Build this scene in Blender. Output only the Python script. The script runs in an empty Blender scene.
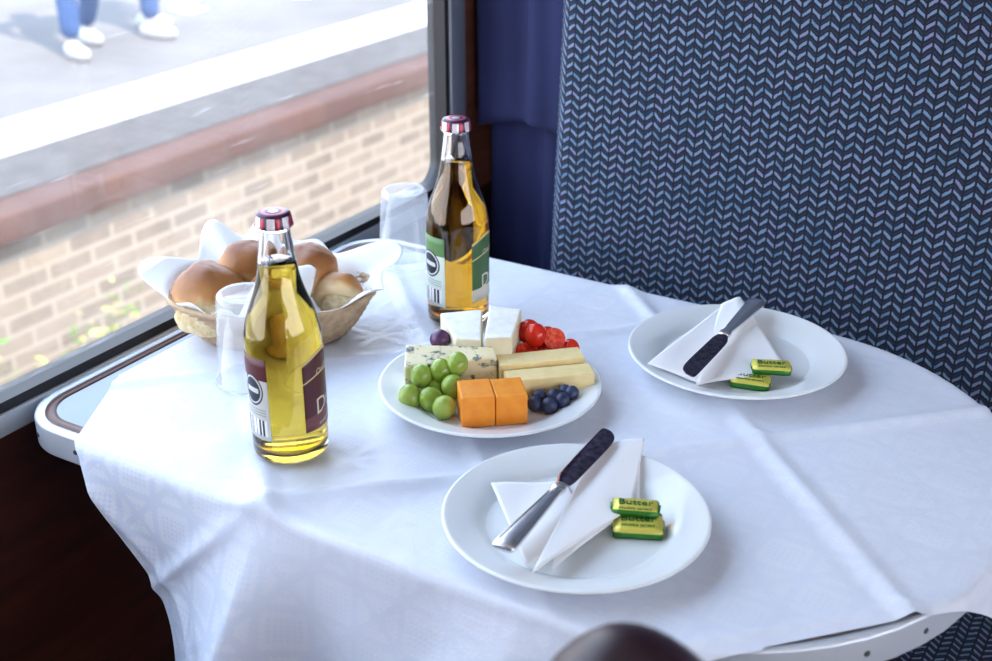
import bpy, bmesh, math, random
from math import sin, cos, pi, radians, sqrt, atan2
from mathutils import Vector, Matrix, noise
random.seed(7)
scene = bpy.context.scene
A31 = radians(31)
TZ = 0.7532   # cloth surface

# ------------------------------------------------------------------ helpers
def link(o, parent=None):
    scene.collection.objects.link(o)
    if parent is not None: o.parent = parent
    return o

def empty(name, loc=(0,0,0), rz=0.0):
    o = bpy.data.objects.new(name, None); o.empty_display_size = .05
    o.location = loc; o.rotation_euler = (0,0,rz)
    return link(o)

def mobj(name, verts, faces, mats=None, parent=None, smooth=True, loc=(0,0,0), rz=0.0, fmat=None):
    me = bpy.data.meshes.new(name)
    me.from_pydata([tuple(v) for v in verts], [], faces); me.update()
    if mats is not None:
        for m in (mats if isinstance(mats,(list,tuple)) else [mats]): me.materials.append(m)
    for i,p in enumerate(me.polygons):
        p.use_smooth = smooth
        if fmat: p.material_index = fmat[i]
    o = bpy.data.objects.new(name, me); o.location = loc; o.rotation_euler=(0,0,rz)
    return link(o, parent)

def bm_obj(name, bm, mats=None, parent=None, smooth=True, loc=(0,0,0), rz=0.0):
    bmesh.ops.recalc_face_normals(bm, faces=bm.faces)
    me = bpy.data.meshes.new(name); bm.to_mesh(me); bm.free()
    if mats is not None:
        for m in (mats if isinstance(mats,(list,tuple)) else [mats]): me.materials.append(m)
    for p in me.polygons: p.use_smooth = smooth
    o = bpy.data.objects.new(name, me); o.location = loc; o.rotation_euler=(0,0,rz)
    return link(o, parent)

def box(name, x0,x1,y0,y1,z0,z1, mat, parent=None, bevel=0, seg=3, rz=0, loc=(0,0,0)):
    v=[(x0,y0,z0),(x1,y0,z0),(x1,y1,z0),(x0,y1,z0),(x0,y0,z1),(x1,y0,z1),(x1,y1,z1),(x0,y1,z1)]
    f=[(0,3,2,1),(4,5,6,7),(0,1,5,4),(1,2,6,5),(2,3,7,6),(3,0,4,7)]
    o=mobj(name,v,f,mat,parent,smooth=bevel>0,rz=rz,loc=loc)
    if bevel>0:
        b=o.modifiers.new('Bevel','BEVEL'); b.width=bevel; b.segments=seg
        b.limit_method='ANGLE'
    return o

def catmull(pts, n=4):
    out=[]
    for i in range(len(pts)-1):
        p0=pts[max(i-1,0)];p1=pts[i];p2=pts[i+1];p3=pts[min(i+2,len(pts)-1)]
        for k in range(n):
            t=k/n
            out.append(tuple(.5*((2*b)+(-a+c)*t+(2*a-5*b+4*c-d)*t*t+(-a+3*b-3*c+d)*t**3) for a,b,c,d in zip(p0,p1,p2,p3)))
    out.append(pts[-1]); return out

def lathe(name, prof, mat, parent=None, seg=64, sx=1, sy=1, loc=(0,0,0), rfun=None, rz=0):
    verts=[];faces=[];rings=[]
    for (r,z) in prof:
        if r<1e-6:
            rings.append([len(verts)]); verts.append((0,0,z))
        else:
            ring=[]
            for i in range(seg):
                a=2*pi*i/seg; rr=r*(rfun(a,z) if rfun else 1)
                ring.append(len(verts)); verts.append((rr*cos(a)*sx,rr*sin(a)*sy,z))
            rings.append(ring)
    for a,b in zip(rings[:-1],rings[1:]):
        if len(a)==1 and len(b)==1: continue
        for i in range(seg):
            j=(i+1)%seg
            if len(a)==1: faces.append((a[0],b[j],b[i]))
            elif len(b)==1: faces.append((a[i],a[j],b[0]))
            else: faces.append((a[i],a[j],b[j],b[i]))
    o=mobj(name,verts,faces,mat,parent,loc=loc,rz=rz)
    bm=bmesh.new(); bm.from_mesh(o.data); bmesh.ops.recalc_face_normals(bm,faces=bm.faces); bm.to_mesh(o.data); bm.free()
    return o

# ------------------------------------------------------------------ materials
class N:
    def __init__(s,name):
        s.m=bpy.data.materials.new(name); s.m.use_nodes=True
        s.t=s.m.node_tree; s.b=s.t.nodes['Principled BSDF']; s.out=s.t.nodes['Material Output']
    def n(s,t,**k):
        x=s.t.nodes.new(t)
        for a,b in k.items(): setattr(x,a,b)
        return x
    def l(s,a,b): s.t.links.new(a,b)
    def sv(s,sock,v):
        if hasattr(v,'is_output') or isinstance(v,bpy.types.NodeSocket): s.l(v,sock)
        else: sock.default_value=v
    def M(s,op,a,b=0.0,c=0.0):
        x=s.n('ShaderNodeMath',operation=op); s.sv(x.inputs[0],a); s.sv(x.inputs[1],b); s.sv(x.inputs[2],c); return x.outputs[0]
    def coord(s,kind='Object'):
        return s.n('ShaderNodeTexCoord').outputs[kind]
    def xyz(s,v):
        x=s.n('ShaderNodeSeparateXYZ'); s.l(v,x.inputs[0]); return x.outputs
    def comb(s,a,b,c=0.0):
        x=s.n('ShaderNodeCombineXYZ'); s.sv(x.inputs[0],a); s.sv(x.inputs[1],b); s.sv(x.inputs[2],c); return x.outputs[0]
    def mix(s,f,a,b):
        x=s.n('ShaderNodeMix',data_type='RGBA'); s.sv(x.inputs[0],f); s.sv(x.inputs[6],a); s.sv(x.inputs[7],b); return x.outputs[2]
    def noise(s,v,scale,detail=3,rough=.5):
        x=s.n('ShaderNodeTexNoise'); s.l(v,x.inputs['Vector']); x.inputs['Scale'].default_value=scale
        x.inputs['Detail'].default_value=detail; x.inputs['Roughness'].default_value=rough; return x.outputs['Fac']
    def ramp(s,f,stops):
        x=s.n('ShaderNodeValToRGB'); s.l(f,x.inputs[0]); e=x.color_ramp.elements
        while len(e)<len(stops): e.new(.5)
        for el,(p,c) in zip(e,stops): el.position=p; el.color=c
        return x.outputs[0]
    def bump(s,h,st=.3,dist=.001):
        x=s.n('ShaderNodeBump'); s.l(h,x.inputs['Height']); x.inputs['Strength'].default_value=st; x.inputs['Distance'].default_value=dist
        s.l(x.outputs[0],s.b.inputs['Normal']); return x
    def set(s,**k):
        for a,v in k.items(): s.sv(s.b.inputs[a.replace('_',' ')],v)
        return s

def C(r,g,b): return (r,g,b,1)
def simple(name,col,rough=.5,metal=0,nscale=0,namt=.1,**k):
    m=N(name); m.set(Roughness=rough,Metallic=metal,**k)
    if nscale:
        f=m.noise(m.coord(),nscale)
        d=C(*[c*(1-namt) for c in col[:3]]); u=C(*[min(1,c*(1+namt)) for c in col[:3]])
        m.b.inputs['Base Color'].default_value=col
        m.l(m.ramp(f,[(.3,d),(.7,u)]),m.b.inputs['Base Color'])
    else: m.b.inputs['Base Color'].default_value=col
    return m.m

M_porc = simple('porcelain',C(.80,.83,.84),.10,nscale=3,namt=.01)
M_paper= N('paper_napkin'); M_paper.set(Base_Color=C(.89,.89,.90),Roughness=.9)
f=M_paper.noise(M_paper.coord(),260,2); M_paper.bump(f,.25,.0006); M_paper=M_paper.m
M_steel= simple('stainless_steel',C(.74,.74,.76),.26,.9,nscale=40,namt=.05)
M_steeld= simple('blade_steel_reflection',C(.30,.21,.24),.14,1.0,nscale=160,namt=.6)  # dark brown mottling paints the blade's reflections into its colour
M_alu  = simple('aluminium_edge',C(.66,.70,.76),.38,.35,nscale=12,namt=.05)
M_alud = simple('screw_metal',C(.12,.12,.14),.4,.6)
M_rubber=simple('rubber_seal',C(.012,.012,.015),.5,nscale=30)
M_lam  = simple('blue_laminate',C(.22,.29,.40),.15,nscale=8,namt=.08)

def wood(name,c1,c2,rough=.3,sc=1.0):
    m=N(name); v=m.coord(); mp=m.n('ShaderNodeMapping'); m.l(v,mp.inputs[0]); mp.inputs['Scale'].default_value=(2*sc,2*sc,22*sc)
    f=m.noise(mp.outputs[0],3,6,.6)
    m.l(m.ramp(f,[(.3,c1),(.7,c2)]),m.b.inputs['Base Color']); m.set(Roughness=rough); return m.m
M_wood = wood('mahogany_panel',C(.024,.007,.005),C(.060,.016,.010),.3)
M_woodt= wood('teak_trim',C(.18,.06,.035),C(.30,.11,.07),.35)
M_woodd= wood('dark_lipping',C(.07,.025,.015),C(.12,.045,.03),.4)

def moquette():
    m=N('seat_moquette'); v=m.coord(); x,y,z=m.xyz(v)
    s=m.M('SUBTRACT',z,y)
    wn=m.n('ShaderNodeTexNoise'); m.l(v,wn.inputs['Vector']); wn.inputs['Scale'].default_value=9
    u=m.M('DIVIDE',x,.0104)
    u=m.M('ADD',u,m.M('MULTIPLY',wn.outputs['Fac'],.35))
    tri=m.M('PINGPONG',u,1.0)
    jit=m.noise(v,160,1)
    t=m.M('ADD',m.M('DIVIDE',s,.0102),m.M('MULTIPLY',tri,.80))
    t=m.M('ADD',t,m.M('MULTIPLY',jit,.30))
    f=m.M('FRACT',t)
    stroke=m.M('MULTIPLY',m.M('GREATER_THAN',f,.10),m.M('LESS_THAN',f,.44))
    fu=m.M('FRACT',u)
    gap=m.M('MULTIPLY',m.M('GREATER_THAN',fu,.12),m.M('LESS_THAN',fu,.90))
    mask=m.M('MULTIPLY',stroke,gap)
    big=m.noise(v,60,2); fine=m.noise(v,900,2)
    light=m.ramp(big,[(.35,C(.09,.18,.30)),(.5,C(.16,.25,.38)),(.68,C(.19,.21,.37))])
    dark=m.ramp(fine,[(.35,C(.003,.004,.012)),(.7,C(.009,.013,.034))])
    st2=m.M('MULTIPLY',m.M('GREATER_THAN',f,.62),m.M('LESS_THAN',f,.80))
    dark=m.mix(m.M('MULTIPLY',m.M('MULTIPLY',st2,gap),.45),dark,C(.02,.05,.12))
    col=m.mix(mask,dark,light)
    m.l(col,m.b.inputs['Base Color']); m.set(Roughness=.92)
    m.b.inputs['Sheen Weight'].default_value=.03
    h=m.M('ADD',m.M('MULTIPLY',mask,.6),m.M('MULTIPLY',fine,.4)); m.bump(h,.5,.0012)
    return m.m
M_seat=moquette()

def curtainmat(name,c1,c2):
    m=N(name); v=m.coord(); f=m.noise(v,7,4); m.l(m.ramp(f,[(.3,c1),(.7,c2)]),m.b.inputs['Base Color'])
    m.set(Roughness=.9); m.b.inputs['Sheen Weight'].default_value=.08
    m.b.inputs['Sheen Tint'].default_value=C(.2,.25,.8)
    m.bump(m.noise(v,500,2),.3,.0008); return m.m
M_curt=curtainmat('velvet_curtain',C(.006,.010,.055),C(.013,.018,.085))

def clothmat():
    m=N('damask_tablecloth')
    uv=m.coord('UV'); u,v,_=m.xyz(uv)
    px=.0034
    us=m.M('FLOOR',m.M('DIVIDE',u,px)); vs=m.M('FLOOR',m.M('DIVIDE',v,px))
    P=18.0
    cu=m.M('SUBTRACT',m.M('MODULO',m.M('ADD',us,900.0),P),P/2-.5); cv=m.M('SUBTRACT',m.M('MODULO',m.M('ADD',vs,900.0),P),P/2-.5)
    au=m.M('ABSOLUTE',cu); av=m.M('ABSOLUTE',cv)
    d1=m.M('ADD',au,av); dm=m.M('MAXIMUM',au,av)
    ring=m.M('LESS_THAN',m.M('ABSOLUTE',m.M('SUBTRACT',d1,9.0)),1.2)
    ring2=m.M('LESS_THAN',d1,4.5)
    cross=m.M('LESS_THAN',m.M('MINIMUM',au,av),.8)
    chk=m.M('MODULO',m.M('ADD',m.M('ADD',us,vs),2000.0),2.0)
    p=m.M('MAXIMUM',ring,m.M('MULTIPLY',ring2,chk))
    p=m.M('MAXIMUM',p,m.M('MULTIPLY',cross,m.M('LESS_THAN',dm,8.0)))
    corner=m.M('GREATER_THAN',d1,12.5)
    p=m.M('MAXIMUM',p,m.M('MULTIPLY',corner,chk))
    big=m.noise(uv,6,3)
    base=m.ramp(big,[(.3,C(.73,.765,.86)),(.7,C(.78,.81,.89))])
    # weave contrast painted stronger at low u, standing in for light-angle damask sheen
    drop=m.M('MULTIPLY',m.M('SUBTRACT',.16,u),3.2); drop=m.M('MINIMUM',m.M('MAXIMUM',drop,0.0),1.0)
    k=m.M('ADD',.14,m.M('MULTIPLY',drop,.55))
    pat=C(.54,.62,.80)
    col=m.mix(m.M('MULTIPLY',p,k),base,pat)
    m.l(col,m.b.inputs['Base Color'])
    m.l(m.M('SUBTRACT',.72,m.M('MULTIPLY',p,.30)),m.b.inputs['Roughness'])
    m.b.inputs['Sheen Weight'].default_value=.05
    wr=m.noise(uv,9,2,.4)
    fine=m.noise(uv,45,2,.5)
    wv=m.noise(uv,420,1)
    h=m.M('ADD',m.M('MULTIPLY',wr,5.0),m.M('MULTIPLY',wv,.15))
    h=m.M('ADD',h,m.M('MULTIPLY',fine,.5))
    h=m.M('ADD',h,m.M('MULTIPLY',p,.10))
    m.bump(h,.7,.0020)
    return m.m
M_cloth=clothmat()

def thinglass():
    m=N('window_glass'); t=m.t
    tr=m.n('ShaderNodeBsdfTransparent'); tr.inputs[0].default_value=C(.95,.97,.97)
    gl=m.n('ShaderNodeBsdfGlossy'); gl.inputs['Roughness'].default_value=.02
    fr=m.n('ShaderNodeFresnel'); fr.inputs[0].default_value=1.45
    mx=m.n('ShaderNodeMixShader'); m.l(fr.outputs[0],mx.inputs[0]); m.l(tr.outputs[0],mx.inputs[1]); m.l(gl.outputs[0],mx.inputs[2])
    df=m.n('ShaderNodeBsdfTranslucent'); df.inputs[0].default_value=C(.9,.91,.93)
    v=m.coord(); f=m.noise(v,5,6,.7)
    haze=m.M('MULTIPLY',m.M('SUBTRACT',f,.30),.16); haze=m.M('MAXIMUM',haze,0.02)
    mp=m.n('ShaderNodeMapping'); m.l(v,mp.inputs[0]); mp.inputs['Rotation'].default_value=(radians(35),0,0); mp.inputs['Scale'].default_value=(1,3,40)
    sm=m.noise(mp.outputs[0],3,3,.6); sm=m.M('MULTIPLY',m.M('MAXIMUM',m.M('SUBTRACT',sm,.64),0.0),1.0)
    haze=m.M('ADD',haze,sm)
    mx2=m.n('ShaderNodeMixShader'); m.l(haze,mx2.inputs[0]); m.l(mx.outputs[0],mx2.inputs[1]); m.l(df.outputs[0],mx2.inputs[2])
    m.l(mx2.outputs[0],m.out.inputs[0]); return m.m
M_glass=thinglass()

def refr(name,col,ior,rough=0.0):
    m=N(name); m.set(Base_Color=col,Roughness=rough,IOR=ior); m.b.inputs['Transmission Weight'].default_value=1.0; return m.m
M_bglass=refr('clear_bottle_glass',C(.99,.99,.985),1.48)
M_cider=refr('golden_cider',C(.98,.66,.07),1.33)
M_cider2=refr('amber_cider',C(.99,.46,.025),1.33)
def plastic():
    m=N('clear_plastic')
    tr=m.n('ShaderNodeBsdfTransparent'); tr.inputs[0].default_value=C(.96,.975,.99)
    gl=m.n('ShaderNodeBsdfGlossy'); gl.inputs['Roughness'].default_value=.08
    lw=m.n('ShaderNodeLayerWeight'); lw.inputs[0].default_value=.35
    mx=m.n('ShaderNodeMixShader'); m.l(m.M('MULTIPLY',lw.outputs['Facing'],.45),mx.inputs[0]); m.l(tr.outputs[0],mx.inputs[1]); m.l(gl.outputs[0],mx.inputs[2])
    df=m.n('ShaderNodeBsdfTranslucent'); df.inputs[0].default_value=C(.95,.97,1)
    mx2=m.n('ShaderNodeMixShader'); mx2.inputs[0].default_value=.20; m.l(mx.outputs[0],mx2.inputs[1]); m.l(df.outputs[0],mx2.inputs[2])
    m.l(mx2.outputs[0],m.out.inputs[0]); return m.m
M_plastic=plastic()

# ------------------------------------------------------------------ room shell
XW=-.085
floor=box('floor',-.1,2.6,-1.8,1.4,-.05,0,simple('carpet_floor',C(.05,.045,.06),.95,nscale=120,namt=.3))
M_ceil=simple('ceiling_panel',C(.75,.73,.68),.7,nscale=4,namt=.03)
ceil=box('light_block_ceiling',-.12,2.6,-1.8,1.4,2.15,2.2,M_ceil)  # unseen ceiling, added to block top light so the window side dominates
WL=empty('wall_left')
box('dado_panel',-.135,XW,-1.8,1.4,0,.728,M_wood,WL)
box('header_panel',-.135,XW,-1.8,1.4,1.78,2.15,M_wood,WL)
box('pier_far',-.135,XW,.806,1.4,.728,1.78,M_woodt,WL)
box('pier_near',-.135,XW,-1.8,-1.25,.728,1.78,M_woodt,WL)
W=empty('window_1')
M_frame=simple('window_frame_aluminium',C(.55,.59,.64),.35,.5,nscale=10,namt=.04)
XG=-.103
box('frame_sill',XG-.01,XW+.004,-1.25,.806,.728,.750,M_frame,W,.002)
box('frame_head',XG-.01,XW+.004,-1.25,.806,1.75,1.78,M_frame,W,.002)
box('frame_jamb_far',XG-.01,XW+.004,.770,.806,.750,1.75,M_frame,W,.002)
box('frame_jamb_near',XG-.01,XW+.004,-1.25,-1.21,.750,1.75,M_frame,W,.002)
box('seal_sill',XG-.01,XW,-1.21,.770,.750,.760,M_rubber,W)
box('seal_head',XG-.01,XW,-1.21,.770,1.74,1.75,M_rubber,W)
box('seal_jamb_far',XG-.01,XW,.761,.770,.760,1.74,M_rubber,W)
box('seal_jamb_near',XG-.01,XW,-1.21,-1.2,.760,1.74,M_rubber,W)
fv=[];R=.03
for k in range(9):
    a=-pi/2*k/8
    fv.append((0,.761-R+R*cos(a),.760+R+R*sin(a)))
cv=[(XW,.761,.760)]+[(XW,y,z) for _,y,z in fv]
cb=[(XG-.01,y,z) for _,y,z in cv]
n=len(cv)
mobj('seal_corner',cv+cb,[tuple(range(n)),tuple(range(2*n-1,n-1,-1))]+[(i,(i+1)%n,n+(i+1)%n,n+i) for i in range(n)],M_rubber,W,smooth=False)
mobj('pane',[(XG,-1.21,.750),(XG,.770,.750),(XG,.770,1.75),(XG,-1.21,1.75)],[(0,1,2,3)],M_glass,W)
box('wall_back',XW,2.6,.90,.94,0,2.15,M_wood)
box('light_block_wall',XW,2.6,-1.84,-1.8,0,2.15,M_woodt)  # unseen wall, added to block fill light from behind the camera
WR=empty('wall_right')
box('dado_panel',2.55,2.6,-1.8,1.4,0,.75,M_wood,WR); box('header_panel',2.55,2.6,-1.8,1.4,1.66,2.15,M_wood,WR)

# ------------------------------------------------------------------ curtain
CU=empty('curtain')
def curtain(name,z0,z1,off,amp,ph):
    nx,nz=70,40; V=[];F=[]
    for j in range(nz+1):
        tz=j/nz; z=z0+(z1-z0)*tz
        for i in range(nx+1):
            t=i/nx
            x=-.062+.19*t; y=.850-.055*t
            w=amp*sin(t*11+ph+.6*sin(z*3))+amp*.5*sin(t*23+ph*2)
            flare=1+.25*sin(z*6)
            d=off+w*flare
            V.append((x-.3*d,y-d,z+(.020*sin(t*3.0) if j==0 else 0)))
    for j in range(nz):
        for i in range(nx):
            a=j*(nx+1)+i; F.append((a,a+1,a+nx+2,a+nx+1))
    o=mobj(name,V,F,M_curt,CU); s=o.modifiers.new('Solid','SOLIDIFY'); s.thickness=.003; return o
curtain('lower_drape',.45,1.0,0.0,.007,.4)
curtain('upper_drape',.828,1.80,.022,.007,1.1)
r=lathe('curtain_rail',[(0,0),(.008,0),(.008,.19),(0,.19)],M_frame,CU,24,loc=(-.065,.82,1.80)); r.rotation_euler=(0,radians(90),radians(-16))

# ------------------------------------------------------------------ bench seat
SE=empty('bench_seat')
def padded(name,x0,x1,y0,y1,z0,z1,lean=0,bev=.03):
    bm=bmesh.new(); bmesh.ops.create_cube(bm,size=1)
    bmesh.ops.scale(bm,vec=(x1-x0,y1-y0,z1-z0),verts=bm.verts)
    bmesh.ops.bevel(bm,geom=bm.edges[:],offset=bev,segments=5,profile=.5,affect='EDGES')
    bmesh.ops.translate(bm,vec=((x0+x1)/2,(y0+y1)/2,(z0+z1)/2),verts=bm.verts)
    if lean:
        for v in bm.verts: v.co.y+=lean*(v.co.z-z0)
    return bm_obj(name,bm,M_seat,SE)
padded('seat_back',.136,1.30,.612,.76,.36,1.42,lean=.06)
padded('seat_cushion',.163,1.30,.13,.66,.30,.45)
box('seat_base',.19,1.28,.18,.72,0,.30,M_wood,SE,.005)
# ------------------------------------------------------------------ table
TB=empty('dining_table')
RC=.24
CX,CY,HX,HY=.331,.2885,.411,.2765
def sdf(x,y):
    r=RC if x>CX else .055; qx=abs(x-CX)-HX+r; qy=abs(y-CY)-HY+r
    return min(max(qx,qy),0)+sqrt(max(qx,0)**2+max(qy,0)**2)-r
def outline(off=0,n=14):
    pts=[]
    for (sx,sy,a0) in [(1,1,0),(-1,1,90),(-1,-1,180),(1,-1,270)]:
        r=RC if sx>0 else .055
        for k in range(n+1):
            a=radians(a0+90*k/n)
            pts.append((CX+sx*(HX-r)+(r+off)*cos(a),CY+sy*(HY-r)+(r+off)*sin(a)))
    return pts
def slab(name,levels,mat):
    n=len(outline()); V=[];F=[]
    for off,z in levels: V+= [(x,y,z) for x,y in outline(off)]
    for k in range(len(levels)-1):
        for i in range(n):
            j=(i+1)%n; F.append((k*n+i,k*n+j,(k+1)*n+j,(k+1)*n+i))
    F.append(tuple(range(n-1,-1,-1))); F.append(tuple((len(levels)-1)*n+i for i in range(n)))
    return mobj(name,V,F,mat,TB,smooth=False)
slab('table_top',[(-.003,.722),(-.003,.7475)],M_lam)
def ring(name,prof,mat):
    n=len(outline()); V=[];F=[];K=len(prof)
    for off,z in prof: V+=[(x,y,z) for x,y in outline(off)]
    for k in range(K):
        k2=(k+1)%K
        for i in range(n):
            j=(i+1)%n; F.append((k*n+i,k*n+j,k2*n+j,k2*n+i))
    return mobj(name,V,F,mat,TB,smooth=True)
ring('wood_lipping',[(-.018,.7474),(-.018,.7479),(-.008,.7479),(-.008,.7474)],M_woodd)
e=ring('edge_strip',[(-.008,.7476),(-.002,.7488),(.0008,.7480),(.0020,.7455),(.0020,.7225),(.0008,.7205),(-.004,.720),(-.004,.7475)],M_alu)
e.modifiers.new('ws','WEIGHTED_NORMAL')
bm=bmesh.new(); o0=outline(.0022,14)
def along(step):
    P=[Vector((a[0],a[1])) for a in o0]+[Vector(o0[0])]; acc=0; nxt=.02; out=[]
    for a,b in zip(P[:-1],P[1:]):
        L=(b-a).length
        while L>1e-6 and nxt<=acc+L:
            t=(nxt-acc)/L; p=a.lerp(b,t); d=(b-a).normalized(); out.append((p,Vector((d.y,-d.x)))); nxt+=step
        acc+=L
    return out
for p,nv in along(.055):
    mt=Matrix.Translation((p.x,p.y,.734)) @ nv.to_3d().to_track_quat('Z','Y').to_matrix().to_4x4()
    bmesh.ops.create_cone(bm,cap_ends=True,segments=10,radius1=.0028,radius2=.0022,depth=.0012,matrix=mt)
bm_obj('edge_screws',bm,M_alud,TB,smooth=False)
box('pedestal_leg',.02,.10,.26,.34,.02,.722,M_frame,TB,.01); box('pedestal_foot',-.03,.13,.2,.4,0,.02,M_frame,TB,.005)
box('wall_bracket',XW+.001,-.04,.1,.46,.68,.722,M_frame,TB)

# ------------------------------------------------------------------ tablecloth
poly=[(-.050,.118),(.228,-.385),(.895,.334),(.60,.60),(.112,.60),(-.050,.41)]
bm=bmesh.new(); st=.0040; ca=cos(radians(44)); sa=sin(radians(44))
n=300; c0=(.38,.12); grid=[]
for j in range(n+1):
    row=[]
    for i in range(n+1):
        p=(i-n/2)*st; q=(j-n/2)*st
        row.append(bm.verts.new((c0[0]+p*ca-q*sa,c0[1]+p*sa+q*ca,0)))
    grid.append(row)
for j in range(n):
    for i in range(n): bm.faces.new((grid[j][i],grid[j][i+1],grid[j+1][i+1],grid[j+1][i]))
for a,b in zip(poly,poly[1:]+poly[:1]):
    dx,dy=b[0]-a[0],b[1]-a[1]
    bmesh.ops.bisect_plane(bm,geom=bm.verts[:]+bm.edges[:]+bm.faces[:],plane_co=(a[0],a[1],0),plane_no=(dy,-dx,0),clear_outer=True)
uvl=bm.loops.layers.uv.new('UVMap')
for f_ in bm.faces:
    for l_ in f_.loops:
        x,y=l_.vert.co.x,l_.vert.co.y; l_[uvl].uv=(x*ca+y*sa,-x*sa+y*ca)
def ridge(d,w):
    return max(0,1-abs(d)/w)**1.3
FLAT=[(O[0],O[1],O[2]) for O in []]
for v in bm.verts:
    x,y=v.co.x,v.co.y
    d=sdf(x,y)
    h=.0002+.0020*(noise.noise(Vector((x*6,y*6,.3)))*.5+.5)
    wob=.0012*noise.noise(Vector((x*9,y*9,4)))
    for k,w,a in [(-.2125,.016,.0052),(.14,.014,.0034),(-.56,.012,.003)]:
        h+=a*ridge(((y-x)-k)/1.414+wob,w)
    for k,w,a in [(.85,.016,.0052),(.50,.014,.0030),(.24,.016,.0046)]:
        h+=a*ridge(((x+y)-k)/1.414+wob,w)
    s_=max(0,1-(sqrt((x-.22)**2+(y-.0)**2)/.16))
    h+=.016*s_*max(0,noise.noise(Vector((x*12+3,y*12,2))))
    # cloth is pressed flat where crockery stands on it
    for (ox,oy,rr) in [(.0620,.8265,.062),(.2370,1.1175,.062),(-.0056,1.046,.062),(-.179,.953,.034),(-.038,1.230,.034),(-.238,1.086,.036),(-.108,1.384,.036),(-.232,1.195,.08)]:
        wx=.831+.857*ox-.515*oy; wy=-.633+.515*ox+.857*oy
        dd=sqrt((x-wx)**2+(y-wy)**2)
        if dd<rr+.02:
            t=min(1,max(0,(rr+.02-dd)/.02)); h=h*(1-t)+min(h,.0034)*t
    e_=1e-4
    if d>-.0:
        gx=(sdf(x+e_,y)-sdf(x-e_,y))/(2*e_); gy=(sdf(x,y+e_)-sdf(x,y-e_))/(2*e_)
        gl=sqrt(gx*gx+gy*gy) or 1; gx/=gl; gy/=gl
        cx_,cy_=x-gx*d,y-gy*d
        rb=.012; an=min(d/rb,pi/2); rest=max(0,d-rb*pi/2)
        out=rb*sin(an)*.6; drop=rb*(1-cos(an))+rest*.985
        tt=cx_*1.0-cy_
        rip=1-abs(sin(tt*13+.35+rest*2)); rip2=noise.noise(Vector((tt*10,rest*5,1)))
        amp=min(rest,.12)
        out+=.003+amp*.05
        if y<.3: out+=amp*(.46*rip+.30*rip2)
        cr=.005*ridge(((y-x)+.2125)/1.414,.014)+.005*ridge(((x+y)-.0)/1.414,.014)
        out+=cr*min(1,rest*30)
        v.co=(cx_+gx*out,cy_+gy*out,.7492+h*max(0,1-d/.05)-drop)
    else:
        v.co.z=.7492+h
    v.co.x=max(v.co.x,-.0765)
cl=bm_obj('tablecloth',bm,M_cloth)

# table-diagonal frame -> world
def O2W(x,y): return (.831+.857*x-.515*y, -.633+.515*x+.857*y)

# ------------------------------------------------------------------ plates
plate_prof=catmull([(0,.0052),(.064,.005),(.073,.0062),(.081,.0105),(.099,.0162),(.1045,.0178),(.1065,.0172),(.1062,.0156),(.098,.0134),(.084,.0080),(.074,.0022),(.064,.0),(.058,0),(.056,.0016)],3)+[(0,.0016)]
def plate(name,ox,oy,s=1.0):
    x,y=O2W(ox,oy)
    return lathe(name,[(r*s,z) for r,z in plate_prof],M_porc,None,96,loc=(x,y,TZ-.0002))
NPx,NPy=.0620,.8265
RPx,RPy=.2370,1.1175
px0,py0=-.0056,1.046
plate('side_plate',NPx,NPy,.975)
plate('side_plate',RPx,RPy,.995)
plate('serving_plate',px0,py0,.975)

def text_mesh(s,size,extr=0.0):
    cu=bpy.data.curves.new('txt','FONT'); cu.body=s; cu.size=size; cu.extrude=extr; cu.align_x='CENTER'; cu.align_y='CENTER'; cu.resolution_u=2
    o=bpy.data.objects.new('txt',cu); scene.collection.objects.link(o)
    bpy.context.view_layer.update()
    me=bpy.data.meshes.new_from_object(o.evaluated_get(bpy.context.evaluated_depsgraph_get()))
    bpy.data.objects.remove(o); return me

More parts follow.
